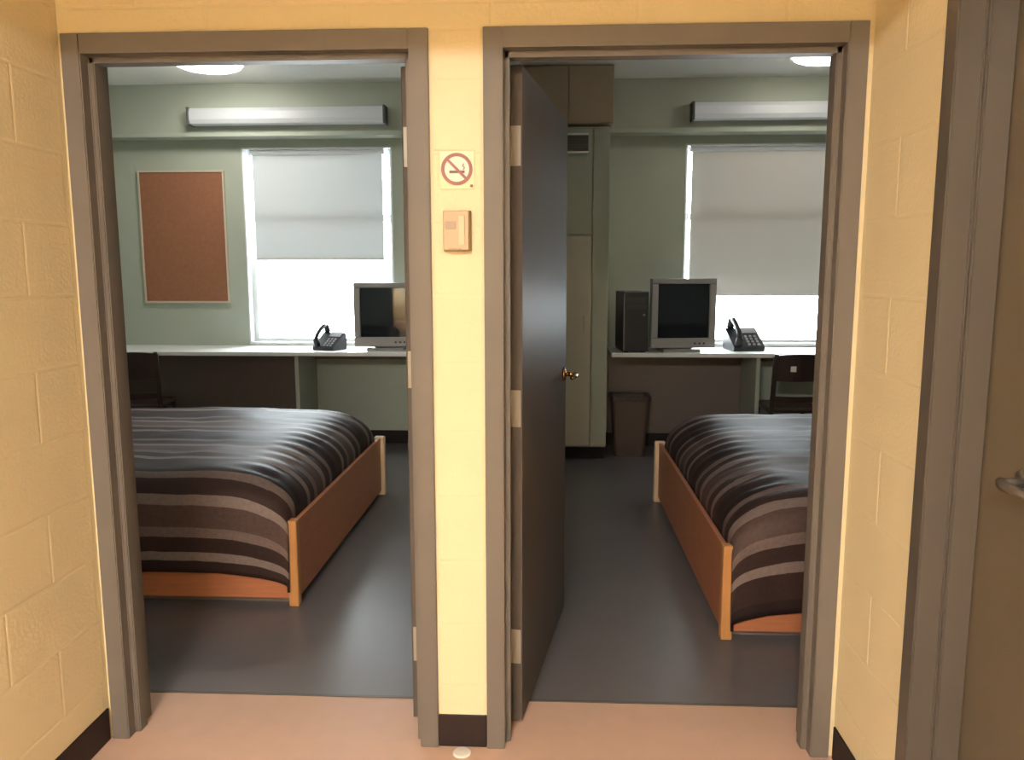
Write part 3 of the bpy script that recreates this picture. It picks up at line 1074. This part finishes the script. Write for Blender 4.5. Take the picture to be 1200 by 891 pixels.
def ceiling_lamp(x, y, r, label, m='globe'):
    t = thing('ceiling_lamp', label, 'lamp', (x, y, CZ), group='round ceiling lamps in the rooms')
    bm = bmesh.new()
    lathe(bm, [(0, -0.003), (r * 1.05, -0.003), (r * 1.05, -0.02), (r * 0.98, -0.022), (0, -0.022)], 40)
    obj('base', bm, 'lamp_housing', t)
    bm = bmesh.new()
    lathe(bm, [(r * 0.97, -0.022), (r * 0.95, -0.036), (r * 0.80, -0.050), (r * 0.5, -0.060), (r * 0.2, -0.064), (0, -0.065)], 40)
    obj('glass_bowl', bm, m, t, smooth=True)
    return t


ceiling_lamp(-2.17, 3.50, 0.235, 'lit round ceiling lamp in the left room', 'globe_bright')
ceiling_lamp(2.15, 3.50, 0.235, 'lit round ceiling lamp cut by the right jamb in the right room')

# corridor lamp behind the viewer
t = thing('corridor_lamp', 'lit corridor ceiling lamp behind the viewer', 'lamp', (-0.55, -3.95, 2.75))
obj('housing', BX(-0.52, 0.62, -0.17, 0.17, -0.05, 0.0, bevel=0.004), 'lamp_housing', t)
obj('diffuser', BX(-0.50, 0.60, -0.15, 0.15, -0.085, -0.05, bevel=0.01), 'corridor_tube', t)

# ------------------------------------------------------------------ no-smoking sign and thermostat on the narrow wall
FZ = WY0 - 0.0005
t = thing('no_smoking_sign', 'small round red no-smoking sign on the narrow wall between the doorways', 'sign', (0.0, FZ, 1.752))
obj('plate', BX(-0.047, 0.050, -0.0025, 0.0, -0.055, 0.050, bevel=0.0008, seg=1), 'sign_plate', t)
bm = bmesh.new()
cyl(bm, (0, -0.0025, 0), (0, -0.0035, 0), 0.040, n=40)
obj('white_disc', bm, 'sign_white', t)


def ring(r0, r1, y0, y1, n=44):
    bm = bmesh.new()
    v = [[bm.verts.new((r * math.cos(2 * math.pi * k / n), y, r * math.sin(2 * math.pi * k / n))) for k in range(n)]
         for r, y in ((r0, y0), (r1, y0), (r1, y1), (r0, y1))]
    for a in range(4):
        P, Q = v[a], v[(a + 1) % 4]
        for k in range(n):
            j = (k + 1) % n
            bm.faces.new((P[k], P[j], Q[j], Q[k]))
    bmesh.ops.recalc_face_normals(bm, faces=bm.faces[:])
    return bm


obj('red_ring', ring(0.035, 0.0445, -0.0025, -0.0055), 'sign_red', t)
o = obj('slash', BX(-0.037, 0.037, -0.0058, -0.0042, -0.0038, 0.0038), 'sign_red', t)
o.rotation_euler = (0, math.radians(45), 0)
obj('cigarette', BX(-0.021, 0.022, -0.0050, -0.0034, -0.011, -0.004), 'sign_black', t)
bm = bmesh.new()
tube(bm, [(0.018, -0.0042, -0.002), (0.022, -0.0042, 0.004), (0.016, -0.0042, 0.009), (0.020, -0.0042, 0.015)], 0.0014, 6)
obj('smoke', bm, 'sign_black', t)
for dx, dz in ((0.041, -0.046),):
    bm = bmesh.new()
    cyl(bm, (dx, -0.0025, dz), (dx, -0.0045, dz), 0.0045, n=12)
    obj('screw', bm, 'sign_black', t)

t = thing('thermostat', 'beige wall thermostat box below the round sign', 'thermostat', (0.0, FZ, 1.580))
obj('base_plate', BX(-0.038, 0.040, -0.014, 0, -0.056, 0.057, bevel=0.002), 'thermostat_side_shade', t)
obj('cover', BX(-0.037, 0.036, -0.036, -0.014, -0.054, 0.056, bevel=0.003), 'thermostat_beige', t)
obj('scale_window', BX(-0.030, 0.000, -0.0375, -0.0355, 0.004, 0.026), 'thermostat_grey', t)
obj('slide_panel', BX(0.006, 0.024, -0.0385, -0.0355, -0.040, 0.042, bevel=0.001, seg=1), 'thermostat_light', t)
obj('lever', BX(-0.020, 0.012, -0.0400, -0.0355, -0.0545, -0.048, bevel=0.001, seg=1), 'thermostat_grey', t)

# small white floor disc by the narrow wall
bm = bmesh.new()
lathe(bm, [(0, 0.0005), (0.028, 0.0005), (0.028, 0.003), (0.024, 0.006), (0, 0.008)], 28)
tag(obj('floor_disc', bm, 'white_disc', None, (0.0, -0.026, 0.0), smooth=False), 'small white disc lying on the floor below the narrow wall', 'disc')
